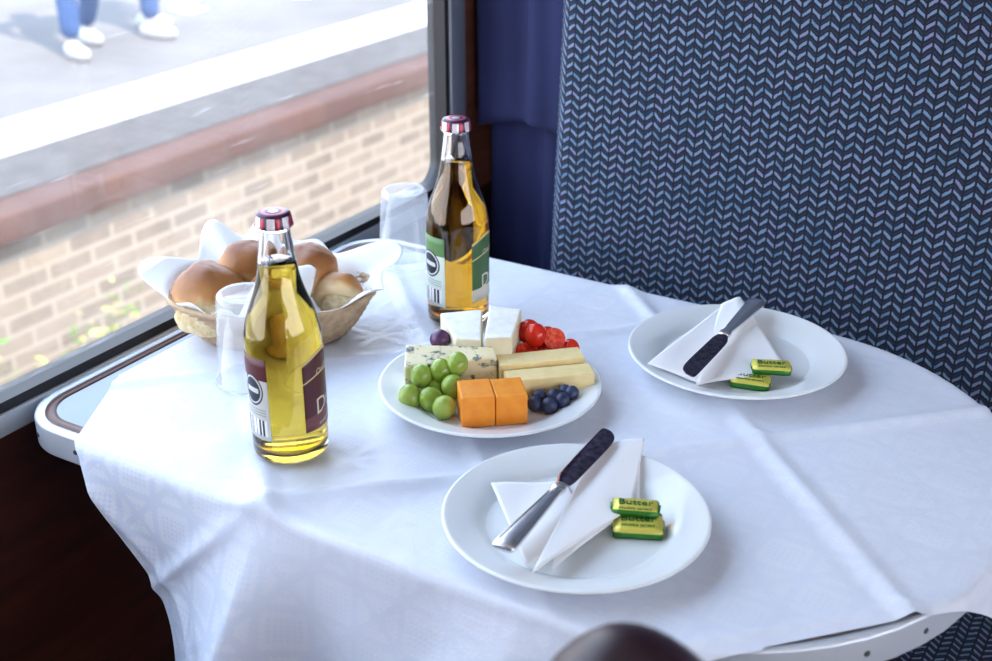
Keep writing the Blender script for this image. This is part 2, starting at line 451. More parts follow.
# ------------------------------------------------------------------ bottles
bp=catmull([(.0315,.004),(.0325,.010),(.0325,.06),(.0325,.105),(.0315,.118),(.0285,.130),(.0245,.141),(.0210,.151),(.0182,.161),(.0163,.172),(.0148,.184),(.0132,.196),(.0125,.204)],4)
out_p=[(0,.003),(.020,.002),(.024,0),(.028,.0)]+bp+[(.0143,.2055),(.0147,.2085),(.0143,.212),(.0125,.214)]
inn=[(r-.0024,z) for r,z in bp if z>.010]
inn_p=[(.0100,.214)]+[(r,z) for r,z in reversed(inn)]+[(.027,.0085),(.018,.0075),(0,.008)]
def label_mat(kind):
    m=N('label_'+kind); u,v,_=m.xyz(m.coord('UV'))
    if 'back' in kind:
        top=C(.10,.015,.02) if 'maroon' in kind else C(.10,.22,.07)
        cream=C(.60,.60,.55) if 'maroon' in kind else C(.66,.74,.66)
        col=m.mix(m.M('GREATER_THAN',v,.74),cream,top)
        du=m.M('SUBTRACT',u,.5); dv=m.M('MULTIPLY',m.M('SUBTRACT',v,.60),1.9)
        rr=m.M('SQRT',m.M('ADD',m.M('MULTIPLY',du,du),m.M('MULTIPLY',dv,dv)))
        col=m.mix(m.M('LESS_THAN',rr,.36),col,C(.015,.02,.035))
        col=m.mix(m.M('MULTIPLY',m.M('LESS_THAN',rr,.32),m.M('GREATER_THAN',rr,.28)),col,C(.6,.6,.6))
        col=m.mix(m.M('MULTIPLY',m.M('LESS_THAN',rr,.22),m.M('LESS_THAN',m.M('ABSOLUTE',m.M('SUBTRACT',v,.60)),.03)),col,C(.65,.65,.65))
        ln=m.M('LESS_THAN',m.M('FRACT',m.M('MULTIPLY',v,30.0)),.45)
        lz=m.M('MULTIPLY',m.M('MULTIPLY',m.M('GREATER_THAN',v,.28),m.M('LESS_THAN',v,.40)),m.M('MULTIPLY',m.M('GREATER_THAN',u,.1),m.M('LESS_THAN',u,.9)))
        col=m.mix(m.M('MULTIPLY',m.M('MULTIPLY',ln,lz),.6),col,C(.15,.15,.15))
        wn=m.n('ShaderNodeTexWhiteNoise',noise_dimensions='1D'); m.l(m.M('FLOOR',m.M('MULTIPLY',u,46.0)),wn.inputs['W'])
        bar=m.M('GREATER_THAN',wn.outputs['Value'],.5)
        bz=m.M('MULTIPLY',m.M('MULTIPLY',m.M('GREATER_THAN',v,.05),m.M('LESS_THAN',v,.25)),m.M('MULTIPLY',m.M('GREATER_THAN',u,.15),m.M('LESS_THAN',u,.9)))
        white=m.mix(bz,col,C(.9,.9,.9)); col=m.mix(m.M('MULTIPLY',bar,bz),white,C(.02,.02,.02))
    else:
        base=C(.075,.010,.016) if 'maroon' in kind else C(.045,.12,.035)
        edge=m.M('MAXIMUM',m.M('GREATER_THAN',v,.96),m.M('LESS_THAN',v,.04))
        col=m.mix(edge,base,C(.75,.6,.28))
        sh=m.M('MULTIPLY',m.M('GREATER_THAN',v,.70),m.M('LESS_THAN',v,.72)); col=m.mix(sh,col,C(.7,.55,.3))
        low=m.M('LESS_THAN',v,.20)
        col=m.mix(low,col,C(.66,.62,.50) if 'green' in kind else C(.16,.05,.05))
    m.l(col,m.b.inputs['Base Color']); m.set(Roughness=.45); return m.m
def arc_label(name,parent,a0,a1,z0,z1,mat,R=.0329,n=24,arch=0):
    me=bpy.data.meshes.new(name); V=[];F=[];U=[]
    rows=10
    for j in range(rows+1):
        for i in range(n+1):
            t=i/n; a=a0+(a1-a0)*t; ztop=z1+arch*sin(pi*t)
            V.append((R*cos(a),R*sin(a),z0+(ztop-z0)*j/rows)); U.append((t,j/rows))
    for j in range(rows):
        for i in range(n):
            a=j*(n+1)+i; F.append((a,a+1,a+n+2,a+n+1))
    me.from_pydata(V,[],F); me.materials.append(mat)
    ul=me.uv_layers.new(name='UVMap')
    for l in me.loops: ul.data[l.index].uv=U[l.vertex_index]
    for p in me.polygons: p.use_smooth=True
    o=bpy.data.objects.new(name,me); link(o,parent)
    s=o.modifiers.new('S','SOLIDIFY'); s.thickness=.0002; s.offset=1; return o
def arc_text(name,parent,s,size,ac,zc,mat,R=.03325):
    me=text_mesh(s,size)
    bm=bmesh.new(); bm.from_mesh(me); bmesh.ops.triangulate(bm,faces=bm.faces[:])
    for v in bm.verts:
        a=ac+v.co.x/R; z=zc+v.co.y+v.co.x*.15; v.co=(R*cos(a),R*sin(a),z)
    bm.to_mesh(me); bm.free(); me.materials.clear(); me.materials.append(mat)
    o=bpy.data.objects.new(name,me); link(o,parent)
M_gold=simple('gold_ink',C(.70,.64,.48),.45,.1)
def capmat():
    m=N('crown_cap_paint'); x,y,z=m.xyz(m.coord())
    a=m.M('ARCTAN2',y,x); st_=m.M('GREATER_THAN',m.M('SINE',m.M('MULTIPLY',a,7.0)),.0)
    side=m.M('LESS_THAN',z,.0095)
    col=m.mix(m.M('MULTIPLY',st_,side),C(.05,.015,.05),C(.85,.80,.84))
    st3=m.M('GREATER_THAN',m.M('SINE',m.M('ADD',m.M('MULTIPLY',a,7.0),3.6)),.75)
    col=m.mix(m.M('MULTIPLY',st3,side),col,C(.50,.03,.06))
    r_=m.M('SQRT',m.M('ADD',m.M('MULTIPLY',x,x),m.M('MULTIPLY',y,y)))
    col=m.mix(m.M('MULTIPLY',m.M('LESS_THAN',r_,.010),m.M('GREATER_THAN',r_,.007)),col,C(.60,.10,.16))
    col=m.mix(m.M('MULTIPLY',m.M('LESS_THAN',r_,.004),m.M('GREATER_THAN',z,.011)),col,C(.7,.65,.7))
    m.l(col,m.b.inputs['Base Color']); m.set(Roughness=.3,Metallic=.2); return m.m
M_cap=capmat()
def bottle(x,y,col,kind,la,lb,rz=A31):
    B=empty('cider_bottle',(x,y,TZ),rz)
    lathe('glass',out_p+inn_p,M_bglass,B,72)
    L=[(r+.0003,z) for r,z in inn if z<.176]
    lathe('cider',[(0,.0078),(.018,.0073),(.027,.0083)]+L+[(L[-1][0]-.001,.1765),(0,.1762)],col,B,72)
    lathe('crown_cap',[(.0152,0),(.0156,.0005),(.0149,.003),(.0145,.008),(.0135,.0107),(.011,.0118),(0,.0120)],M_cap,B,84,loc=(0,0,.2065),
          rfun=lambda a,z:(1+.035*cos(21*a)*max(0,1-z/.008)))
    q=-pi/2
    arc_label('back_label',B,q+radians(la[0]),q+radians(la[1]),.024,.100,label_mat('back_'+kind))
    arc_label('front_label',B,q+radians(lb[0]),q+radians(lb[1]),.030,.094,label_mat('front_'+kind),arch=.008)
    mid=q+radians(lb[0]+34)
    arc_text('label_script',B,'Dry',.021,mid+.25,.052,M_gold)
    arc_text('label_initial',B,'Orchard',.008,mid+.25,.084,M_gold)
    arc_text('label_small',B,'ENGLISH CIDER',.0042,mid+.3,.036,M_gold)
    return B
x,y=O2W(-.178,.952); bottle(x,y,M_cider,'maroon',(-78,-18),(34,116))
x,y=O2W(-.040,1.228); bottle(x,y,M_cider2,'green',(-96,-22),(28,110))

# ------------------------------------------------------------------ tumblers (upside down)
def tumbler(x,y):
    T=empty('plastic_tumbler',(x,y,TZ+.0003),0)
    pr=[(.0330,0),(.0335,.0008),(.0330,.002),(.0320,.003),(.0268,.084),(.0260,.0885),(.0245,.0900),(.020,.0895),(.0195,.087),(0,.087)]
    lathe('cup',pr,M_plastic,T,96,rfun=lambda a,z:1+(.008*cos(24*a) if .01<z<.08 else 0))
    lathe('rim',[(.0337+.0009*cos(t),.0010+.0009*sin(t)) for t in [k*pi/4 for k in range(9)]],M_plastic,T,64)
    lathe('base_ring',[(.0225+.0011*cos(t),.0905+.0009*sin(t)) for t in [k*pi/4 for k in range(9)]],M_plastic,T,48)
x,y=O2W(-.236,1.084); tumbler(x,y)
x,y=O2W(-.106,1.384); tumbler(x,y)

# ------------------------------------------------------------------ bread basket
bx,by=O2W(-.232,1.197)
BK=empty('bread_basket',(bx,by,TZ),A31)
M_wick=N('wicker'); f=M_wick.noise(M_wick.coord(),90,3); M_wick.l(M_wick.ramp(f,[(.3,C(.36,.23,.13)),(.7,C(.56,.40,.24))]),M_wick.b.inputs['Base Color']); M_wick.set(Roughness=.6); M_wick=M_wick.m
def bowl_r(t): return .70+.30*t**.7
V=[];F=[];seg=160;rows=14
HB=.046
pr=[]
for k in range(rows*2+1): pr.append((bowl_r(k/(rows*2)),HB*k/(rows*2),k))
def ring_pts(r,z,k,off):
    out=[]
    for i in range(seg):
        a=2*pi*i/seg; w=.014*sin(a*40+(pi if (k//2)%2 else 0))
        out.append(((.107*r*(1+w)+off)*cos(a),(.078*r*(1+w)+off)*sin(a),z))
    return out
for (r,z,k) in pr: V+=ring_pts(r,z,k,0)
inner=[ring_pts(r,z+.002,k,-.003) for (r,z,k) in reversed(pr)]
for R_ in inner: V+=R_
K=len(pr)*2
for k in range(K-1):
    for i in range(seg):
        j=(i+1)%seg; F.append((k*seg+i,k*seg+j,(k+1)*seg+j,(k+1)*seg+i))
F.append(tuple(range(seg-1,-1,-1))); F.append(tuple((K-1)*seg+i for i in range(seg)))
mobj('bowl',V,F,M_wick,BK)
V=[];F=[]
for i in range(seg):
    a=2*pi*i/seg
    for k in range(8):
        t=2*pi*k/8+a*12; rr=.0028*(1+.15*cos(3*t))
        V.append(((.107+rr*cos(2*pi*k/8))*cos(a),(.078+rr*cos(2*pi*k/8))*sin(a),HB+rr*sin(2*pi*k/8)))
for i in range(seg):
    for k in range(8):
        F.append((i*8+k,((i+1)%seg)*8+k,((i+1)%seg)*8+(k+1)%8,i*8+(k+1)%8))
mobj('rolled_rim',V,F,M_wick,BK)
V=[];F=[];na=180;nr=40
for j in range(nr+1):
    for i in range(na):
        a=2*pi*i/na
        c=0
        for ang,ln in [(172,.034),(128,.046),(100,.045),(70,.020),(26,.046),(-12,.014),(-60,.006)]:
            dd=(a-radians(ang)+pi)%(2*pi)-pi; c+=ln*math.exp(-(dd/.25)**2)
        rim=1/sqrt((cos(a)/.107)**2+(sin(a)/.078)**2)
        Ro=rim*.97+c+.003
        t=j/nr; r=Ro*t
        fr=r/rim
        if fr<.6: z=.006
        elif fr<1: z=.006+ .046*((fr-.6)/.4)**1.3
        else: z=.052+ (r-rim)*(.30+.35*max(0,sin(a)))
        z+=.004*fr*sin(a*9+2*sin(a*3))*min(1,fr)
        if fr>1: z+=.010*sin(a*5+1)*(fr-1)
        V.append((r*cos(a),r*sin(a),z))
for j in range(nr):
    for i in range(na):
        k=(i+1)%na; F.append((j*na+i,j*na+k,(j+1)*na+k,(j+1)*na+i))
nap=mobj('liner_napkin',V,F,M_paper,BK); s=nap.modifiers.new('S','SOLIDIFY'); s.thickness=.0006
def bread():
    m=N('bread_crust'); v=m.coord('Generated'); x,y,z=m.xyz(v)
    f=m.noise(m.coord(),28,4)
    g=m.M('ADD',z,m.M('MULTIPLY',m.M('SUBTRACT',f,.5),.55))
    m.l(m.ramp(g,[(.28,C(.82,.62,.34)),(.48,C(.50,.22,.06)),(.88,C(.25,.085,.025))]),m.b.inputs['Base Color'])
    m.set(Roughness=.45); m.bump(m.noise(m.coord(),160,3),.35,.0012); return m.m
M_bread=bread()
M_crumb=N('bread_crumb'); f=M_crumb.noise(M_crumb.coord(),130,4,.7); M_crumb.l(M_crumb.ramp(f,[(.3,C(.56,.38,.15)),(.7,C(.90,.78,.52))]),M_crumb.b.inputs['Base Color']); M_crumb.set(Roughness=.9); M_crumb.bump(f,.8,.003); M_crumb=M_crumb.m
def roll(lx,ly,z,rx,ry,rz_,sd,crumb=False,rot=0,tilt=(0,0)):
    bm=bmesh.new(); bmesh.ops.create_uvsphere(bm,u_segments=40,v_segments=26,radius=1)
    for v in bm.verts:
        p=v.co.copy(); d=1+.09*noise.noise(p*1.7+Vector((sd,0,0)))+.025*noise.noise(p*6+Vector((sd,0,0)))
        zz=p.z
        if zz<-.45: zz=-.45-(abs(zz)-.45)*.3
        v.co=Vector((p.x*rx*d,p.y*ry*d,zz*rz_*d))
    o=bm_obj('bread_roll',bm,[M_crumb if crumb else M_bread],BK,loc=(lx,ly,z-.752))
    o.rotation_euler=(tilt[0],tilt[1],rot); return o
roll(-.060,-.018,.795,.038,.036,.038,1,rot=.3,tilt=(radians(-14),radians(-6)))
roll(-.060,-.042,.783,.032,.019,.024,5,crumb=True,rot=-.3)
roll(-.026,.034,.810,.034,.028,.028,2,rot=.2)
roll(.034,.020,.807,.037,.032,.031,3,rot=.9)
roll(.006,-.012,.796,.030,.028,.027,8,rot=.5)
roll(.069,.000,.792,.026,.026,.023,4,crumb=False,rot=.2,tilt=(radians(-50),radians(20)))
roll(.072,-.014,.786,.020,.014,.017,9,crumb=True,rot=.4)
V=[];F=[]
nu,nv=24,20
A=Vector((.004,.010,.080));B_=Vector((.050,-.014,.072));C_=Vector((.044,-.073,.052));D_=Vector((-.020,-.073,.050))
for j in range(nv+1):
    for i in range(nu+1):
        s_,t_=i/nu,j/nv
        p=(A*(1-s_)+B_*s_)*(1-t_)+(D_*(1-s_)+C_*s_)*t_
        p.z+=.012*sin(pi*t_)*sin(pi*s_)+.0035*sin(s_*9+t_*4)
        V.append(p)
for j in range(nv):
    for i in range(nu):
        a=j*(nu+1)+i; F.append((a,a+1,a+nu+2,a+nu+1))
o=mobj('liner_fold',V,F,M_paper,BK); s=o.modifiers.new('S','SOLIDIFY'); s.thickness=.0006

# ------------------------------------------------------------------ cheese platter items
PZ=TZ+.0052
def at(lx,ly): return O2W(px0+lx,py0+ly)
def cheese(name,poly,h,mats,lx,ly,rot=0,bev=.0015,side_rind=(),slope=0,slopey=0,top=None,z=0):
    n=len(poly); V=[(x,y,0) for x,y in poly]+[(x,y,h+slope*x+slopey*y) for x,y in poly]
    F=[tuple(range(n-1,-1,-1)),tuple(range(n,2*n))]+[(i,(i+1)%n,n+(i+1)%n,n+i) for i in range(n)]
    tp=(1 if len(mats)>1 else 0) if top is None else top
    fm=[tp]*2+[(1 if i in side_rind else 0) for i in range(n)]
    x,y=at(lx,ly)
    o=mobj(name,V,F,mats,None,smooth=False,loc=(x,y,PZ+.0003+z),rz=A31+rot,fmat=fm)
    b=o.modifiers.new('B','BEVEL'); b.width=bev; b.segments=3; b.limit_method='ANGLE'
    return o
def cheese_mat(name,c1,c2,sc=60,rough=.45,b=.15):
    m=N(name); v=m.coord(); f=m.noise(v,sc,4); m.l(m.ramp(f,[(.3,c1),(.7,c2)]),m.b.inputs['Base Color'])
    m.set(Roughness=rough); m.b.inputs['Subsurface Weight'].default_value=.12; m.b.inputs['Subsurface Radius'].default_value=(.004,.003,.002)
    m.bump(m.noise(v,sc*4,3),b,.0008); return m.m
M_brie_r=cheese_mat('brie_rind',C(.78,.78,.74),C(.93,.93,.9),90,.8,.5)
M_brie_p=cheese_mat('brie_paste',C(.78,.70,.48),C(.86,.81,.62),50)
M_ched=cheese_mat('red_leicester',C(.84,.25,.012),C(.93,.34,.025),70)
M_yel=cheese_mat('mature_cheddar',C(.84,.66,.30),C(.92,.78,.42),70)
def bluemat():
    m=N('blue_cheese_paste'); v=m.coord(); mp=m.n('ShaderNodeMapping'); m.l(v,mp.inputs[0]); mp.inputs['Scale'].default_value=(1,1,1.6)
    f=m.noise(mp.outputs[0],85,5,.65); g=m.noise(v,40,3)
    base=m.ramp(g,[(.3,C(.80,.70,.42)),(.7,C(.90,.82,.56))])
    k=m.ramp(f,[(.52,C(0,0,0)),(.60,C(1,1,1))])
    m.l(m.mix(k,base,C(.13,.17,.16)),m.b.inputs['Base Color']); m.set(Roughness=.5); m.bump(f,.5,.0018); return m.m
M_blue=bluemat()
M_bluer=cheese_mat('blue_cheese_rind',C(.70,.62,.38),C(.86,.80,.58),80,.7,.4)
cheese('brie_wedge',[(-.010,-.028),(.015,-.032),(.016,.028),(-.026,.020)],.044,[M_brie_p,M_brie_r],-.0235,.059,rot=.0,bev=.002,side_rind=(2,),slopey=.10)
cheese('brie_wedge',[(-.014,-.034),(.012,-.030),(.020,.024),(-.012,.032)],.047,[M_brie_p,M_brie_r],.0100,.058,rot=-.04,bev=.002,side_rind=(2,),slopey=.10)
cheese('blue_cheese_wedge',[(-.043,-.016),(.044,-.009),(.042,.006),(-.040,.014)],.034,[M_blue,M_bluer],-.038,.014,rot=.10,side_rind=(3,),slopey=.30,top=0)
cheese('cheddar_cube',[(-.0150,-.019),(.0150,-.019),(.0145,.017),(-.0150,.017)],.030,[M_ched],-.0125,-.0485,rot=.14,bev=.0012)
cheese('cheddar_cube',[(-.0145,-.019),(.0140,-.019),(.0140,.017),(-.0145,.017)],.029,[M_ched],.0170,-.0440,rot=.16,bev=.0012)
cheese('cheddar_slice',[(-.041,-.011),(.041,-.011),(.041,.011),(-.041,.011)],.022,[M_yel],.055,-.0015,rot=.20,bev=.001)
cheese('cheddar_slice',[(-.041,-.0115),(.041,-.0115),(.041,.0115),(-.041,.0115)],.026,[M_yel],.047,.0240,rot=.22,bev=.001)
def balls(name,L,mat,el=1.0,mats=None):
    bm=bmesh.new()
    for (lx,ly,z,r) in L:
        x,y=at(lx,ly)
        rot=Matrix.Rotation(random.uniform(0,pi),4,'Z')@Matrix.Rotation(random.uniform(-.8,.8),4,'X')
        bmesh.ops.create_uvsphere(bm,u_segments=24,v_segments=16,radius=1,matrix=Matrix.Translation((x,y,z+.0014))@rot@Matrix.Diagonal((r,r,r*el,1)))
    return bm_obj(name,bm,mats or mat)
def fruitmat(name,c1,c2,rough=.2,tr=0):
    m=N(name); f=m.noise(m.coord(),70,3); m.l(m.ramp(f,[(.3,c1),(.7,c2)]),m.b.inputs['Base Color']); m.set(Roughness=rough)
    m.b.inputs['Subsurface Weight'].default_value=tr; m.b.inputs['Subsurface Radius'].default_value=(.005,.006,.002); return m.m
M_grape=fruitmat('green_grape_skin',C(.24,.38,.04),C(.40,.52,.11),.18,.4)
balls('green_grapes',[(-.073,-.028,.7670,.0107),(-.053,-.033,.7670,.0110),(-.063,-.012,.780,.0104),(-.045,-.010,.785,.0102),(-.034,-.024,.7755,.0106),(-.030,-.010,.792,.0100),(-.041,-.048,.7670,.0106),(-.050,-.013,.768,.0095)],M_grape,1.12)
balls('red_grape',[(-.048,.046,.790,.0100)],fruitmat('red_grape_skin',C(.06,.02,.07),C(.14,.05,.14),.25,.2))
balls('blueberries',[(.041,-.036,.7642,.0072),(.054,-.039,.7642,.0076),(.066,-.031,.7650,.0074),(.075,-.021,.7675,.0070),(.045,-.024,.7650,.0070),(.059,-.026,.767,.0072),(.069,-.018,.768,.0062)],fruitmat('blueberry_skin',C(.008,.012,.04),C(.035,.05,.12),.45))
M_tom=fruitmat('tomato_skin',C(.58,.015,.008),C(.74,.030,.010),.12,.12)
def tomcut():
    m=N('tomato_flesh'); f=m.noise(m.coord(),260,2); m.l(m.ramp(f,[(.4,C(.66,.025,.012)),(.66,C(.78,.12,.05))]),m.b.inputs['Base Color']); m.set(Roughness=.12); return m.m
M_tomc=tomcut()
bm=bmesh.new()
for (lx,ly,z,r,whole,tx,ty) in [(.036,.050,.773,.0120,0,.5,.3),(.056,.054,.773,.0120,0,.7,-.3),(.074,.050,.771,.0105,0,.5,.6),(.044,.060,.788,.0110,1,0,0),(.062,.058,.785,.0110,0,.9,.2),(.038,.074,.785,.0115,1,0,0),(.078,.062,.772,.0095,1,0,0),(.056,.074,.778,.0110,1,0,0)]:
    x,y=at(lx,ly)
    mt=Matrix.Translation((x,y,z+.0014))@Matrix.Rotation(A31,4,'Z')@Matrix.Rotation(tx,4,'X')@Matrix.Rotation(ty,4,'Y')@Matrix.Diagonal((r,r,r*1.1,1))
    b2=bmesh.new(); bmesh.ops.create_uvsphere(b2,u_segments=24,v_segments=16,radius=1)
    if not whole:
        res=bmesh.ops.bisect_plane(b2,geom=b2.verts[:]+b2.edges[:]+b2.faces[:],plane_co=(0,0,.15),plane_no=(0,0,1),clear_outer=True)
        ed=[e for e in res['geom_cut'] if isinstance(e,bmesh.types.BMEdge)]
        ff=bmesh.ops.contextual_create(b2,geom=ed)
        for q in ff['faces']: q.material_index=1
    b2.transform(mt)
    tmp=bpy.data.meshes.new('t'); b2.to_mesh(tmp); b2.free(); bm.from_mesh(tmp)
to=bm_obj('cherry_tomatoes',bm,[M_tom,M_tomc])
for p in to.data.polygons:
    if p.material_index==1: p.use_smooth=False

# ------------------------------------------------------------------ knives
def knife(x,y,z,ang,tilt=0):
    K_=empty('table_knife',(x,y,z),ang)
    st_=[(-.097,.0040,.0012),(-.0965,.0076,.0026),(-.094,.0092,.0034),(-.085,.0094,.0038),(-.06,.0080,.0036),(-.03,.0062,.0033),(-.012,.0050,.0031),(-.006,.0060,.0038),(-.002,.0060,.0038),(.002,.0048,.0028)]
    def loft(name,S,mat):
        V=[];F=[];n=20
        for (l,w,t,*o_) in S:
            cy=o_[0] if o_ else 0
            for k in range(n):
                a=2*pi*k/n; cc=cos(a); ss=sin(a)
                V.append((l,cy+w*math.copysign(abs(cc)**.8,cc),t*math.copysign(abs(ss)**.8,ss)))
        for j in range(len(S)-1):
            for k in range(n):
                k2=(k+1)%n; F.append((j*n+k,j*n+k2,(j+1)*n+k2,(j+1)*n+k))
        F.append(tuple(range(n-1,-1,-1))); F.append(tuple((len(S)-1)*n+k for k in range(n)))
        mobj(name,V,F,mat,K_)
    loft('handle',catmull(st_,3),M_steel)
    bl=[(.001,.0050,.0018,0),(.008,.0072,.0014,0),(.016,.0086,.0011,.0008),(.04,.0092,.0010,.001),(.065,.0095,.0009,.001),(.082,.0092,.0009,.0014),(.092,.0076,.0008,.003),(.098,.0048,.0006,.0055),(.100,.0018,.0004,.0075)]
    loft('blade',catmull(bl,3),M_steeld)
    for s_ in (-1,1):
        V=[];F=[]
        for i in range(16):
            t=i/15; l=-.09+.075*t; w=.0060-.0030*t
            zt=.0031
            V+=[(l,s_*w-.0006,zt),(l,s_*w,zt+.0010),(l,s_*w+.0006,zt)]
        for i in range(15):
            for k in range(2): F.append((i*3+k,i*3+k+1,(i+1)*3+k+1,(i+1)*3+k))
        mobj('handle_bead',V,F,M_steel,K_)
    K_.rotation_euler=(radians(tilt),0,ang)
    return K_
x,y=O2W(NPx-.011,NPy+.018)
knife(x,y,.7816,A31+radians(61))
x,y=O2W(RPx-.0125,RPy+.0055)
knife(x,y,.7816,A31+radians(59.5+180))

# ------------------------------------------------------------------ folded napkins
def sheet(name,parent,quads,thick=.0012):
    for qi,(P,bow,ripple) in enumerate(quads):
        V=[];F=[];nn=22
        P=[Vector(p) for p in P]
        for j in range(nn+1):
            for i in range(nn+1):
                s_,t_=i/nn,j/nn
                p=(P[0]*(1-s_)+P[1]*s_)*(1-t_)+(P[3]*(1-s_)+P[2]*s_)*t_
                p.z+=bow*4*s_*(1-s_)+ripple*sin(s_*8+t_*5+qi)
                V.append(p)
        for j in range(nn):
            for i in range(nn):
                a=j*(nn+1)+i; F.append((a,a+1,a+nn+2,a+nn+1))
        o=mobj(name+'_%d'%qi,V,F,M_paper,parent); s=o.modifiers.new('S','SOLIDIFY'); s.thickness=thick; s.offset=0
x,y=O2W(NPx,NPy)
NP=empty('paper_napkin',(x,y,TZ),A31)
sheet('layer',NP,[
 ([(-.066,.040,.0175),(-.004,.052,.011),(.010,-.020,.010),(-.040,-.066,.014)],.000,.0005),
 ([(.018,.090,.0190),(.060,.100,.0205),(.052,.022,.0118),(-.022,-.072,.0130)],.001,.0006),
 ([(.022,.092,.0205),(.064,.103,.0220),(.044,.008,.0130),(-.036,-.084,.0195)],.002,.0005),
],.0010)
x,y=O2W(RPx,RPy)
NP=empty('paper_napkin',(x,y,TZ),A31)
sheet('layer',NP,[
 ([(-.092,-.040,.0195),(.004,.098,.020),(.034,.060,.012),(-.045,-.066,.012)],.001,.0005),
 ([(.000,.095,.021),(.022,.108,.024),(.044,-.046,.011),(-.050,-.070,.012)],.002,.0005),
],.0010)

# ------------------------------------------------------------------ butter pats
def foil(name,c1,c2):
    m=N(name); x,y,z=m.xyz(m.coord()); f=m.noise(m.coord(),120,3)
    band=m.M('GREATER_THAN',y,.0095)
    sidez=m.M('LESS_THAN',z,.0056)
    col=m.mix(m.M('MAXIMUM',band,sidez),c1,c2); m.l(col,m.b.inputs['Base Color']); m.set(Roughness=.34,Metallic=.25); m.bump(f,.6,.0012); return m.m
M_fg=foil('gold_green_foil',C(.76,.68,.12),C(.03,.20,.025))
M_ink=simple('green_ink',C(.01,.12,.02),.5)
def butter(x,y,z,rot,mat,w=.036,d=.024,h=.008,txt='Butter',text=True):
    B=empty('butter_portion',(x,y,z),rot)
    bm=bmesh.new(); bmesh.ops.create_cube(bm,size=1); bmesh.ops.scale(bm,vec=(w,d,h),verts=bm.verts)
    bmesh.ops.bevel(bm,geom=bm.edges[:],offset=.0010,segments=2,affect='EDGES')
    bmesh.ops.subdivide_edges(bm,edges=[e for e in bm.edges if e.calc_length()>.006],cuts=4,use_grid_fill=True)
    for v in bm.verts: v.co.z+=.0006*noise.noise(v.co*160); v.co.x+=.0004*noise.noise(v.co*130+Vector((3,0,0)))
    bmesh.ops.translate(bm,vec=(0,0,h/2),verts=bm.verts)
    bm_obj('foil_pack',bm,mat,B)
    for s_ in (-1,1):
        mobj('fold_flap',[(s_*(w/2-.0002),-d/2+.002,.0025),(s_*(w/2+.0014),-d/4,.0045),(s_*(w/2+.0016),d/4,.0045),(s_*(w/2-.0002),d/2-.002,.0025),(s_*(w/2-.0006),0,h-.0004)],[(0,1,4),(1,2,4),(2,3,4)],mat,B,smooth=False)
    me=text_mesh(txt,.0105,.0002); me.materials.clear(); me.materials.append(M_ink)
    o=bpy.data.objects.new('lettering',me); link(o,B); o.location=(0,.002,h+.0007)
    me=text_mesh('country spread',.0042,.0002); me.materials.clear(); me.materials.append(M_ink)
    o=bpy.data.objects.new('small_lettering',me); link(o,B); o.location=(0,-.0065,h+.0007)
x,y=O2W(NPx+.0475,NPy-.0085); butter(x,y,PZ+.0004,A31-.10,M_fg,.038,.028,.0080)
x,y=O2W(NPx+.0465,NPy+.0040); butter(x,y,PZ+.0090,A31-.14,M_fg,.036,.018,.0062)
x,y=O2W(RPx+.004,RPy-.056); butter(x,y,PZ+.0004,A31-.30,M_fg,.036,.024,.008)
x,y=O2W(RPx+.025,RPy-.045); butter(x,y,PZ+.0090,A31-.12,M_fg,.036,.020,.0075)

# ------------------------------------------------------------------ near seat armrest (blurred foreground)
AR=empty('seat_armrest',(.648,-.190,0),A31)
M_leather=simple('dark_leather',C(.024,.007,.014),.42,nscale=60,namt=.3)
V=[];F=[];n=24
S=[]
for k in range(22):
    t=k/21; S.append((-.050+.16*t, .972-.20*t*t-.050*(1-t)**5, .024+.008*sin(pi*t)))
for (xx,zz,w) in S:
    for i in range(n):
        a=2*pi*i/n; V.append((xx,.0+w*cos(a)*1.0-.02,zz-.026+.024*sin(a)))
for j in range(len(S)-1):
    for i in range(n):
        k=(i+1)%n; F.append((j*n+i,j*n+k,(j+1)*n+k,(j+1)*n+i))
F.append(tuple(range(n-1,-1,-1))); F.append(tuple((len(S)-1)*n+i for i in range(n)))
mobj('arm_pad',V,F,M_leather,AR)
box('arm_post',-.02,.03,-.04,.0,0,.92,M_wood,AR,.01)

# ------------------------------------------------------------------ outside
def brickmat(name,c1,c2,mort,axis,bw=.225,rh=.075,wash=C(.30,.255,.205),wk=.75):
    m=N(name); x,y,z=m.xyz(m.coord())
    v=m.comb(y,z if axis=='x' else x,0.0)
    b=m.n('ShaderNodeTexBrick'); m.l(v,b.inputs['Vector']); b.inputs['Scale'].default_value=1
    b.inputs['Color1'].default_value=c1; b.inputs['Color2'].default_value=c2; b.inputs['Mortar'].default_value=mort
    b.inputs['Brick Width'].default_value=bw; b.inputs['Row Height'].default_value=rh; b.inputs['Mortar Size'].default_value=.010; b.inputs['Bias'].default_value=0
    n_=m.noise(m.coord(),3,5,.7)
    col=m.mix(m.M('MULTIPLY',n_,wk),b.outputs['Color'],wash)
    # brick colours mixed toward the wash tone by noise
    m.l(col,m.b.inputs['Base Color']); m.set(Roughness=.9); return m.m
M_brick=brickmat('platform_brick',C(.060,.042,.036),C(.17,.13,.10),C(.24,.21,.175),'x')
M_cop=brickmat('coping_brick',C(.055,.020,.014),C(.085,.035,.024),C(.07,.04,.032),'z',.35,.30,C(.085,.05,.042))
def asph():
    m=N('asphalt'); f=m.noise(m.coord(),1.3,5,.6); g=m.noise(m.coord(),60,2)
    m.l(m.ramp(m.M('ADD',m.M('MULTIPLY',f,.7),m.M('MULTIPLY',g,.3)),[(.35,C(.095,.090,.090)),(.65,C(.145,.137,.135))]),m.b.inputs['Base Color']); m.set(Roughness=.9); return m.m
PL=empty('railway_platform')
zt=-.25
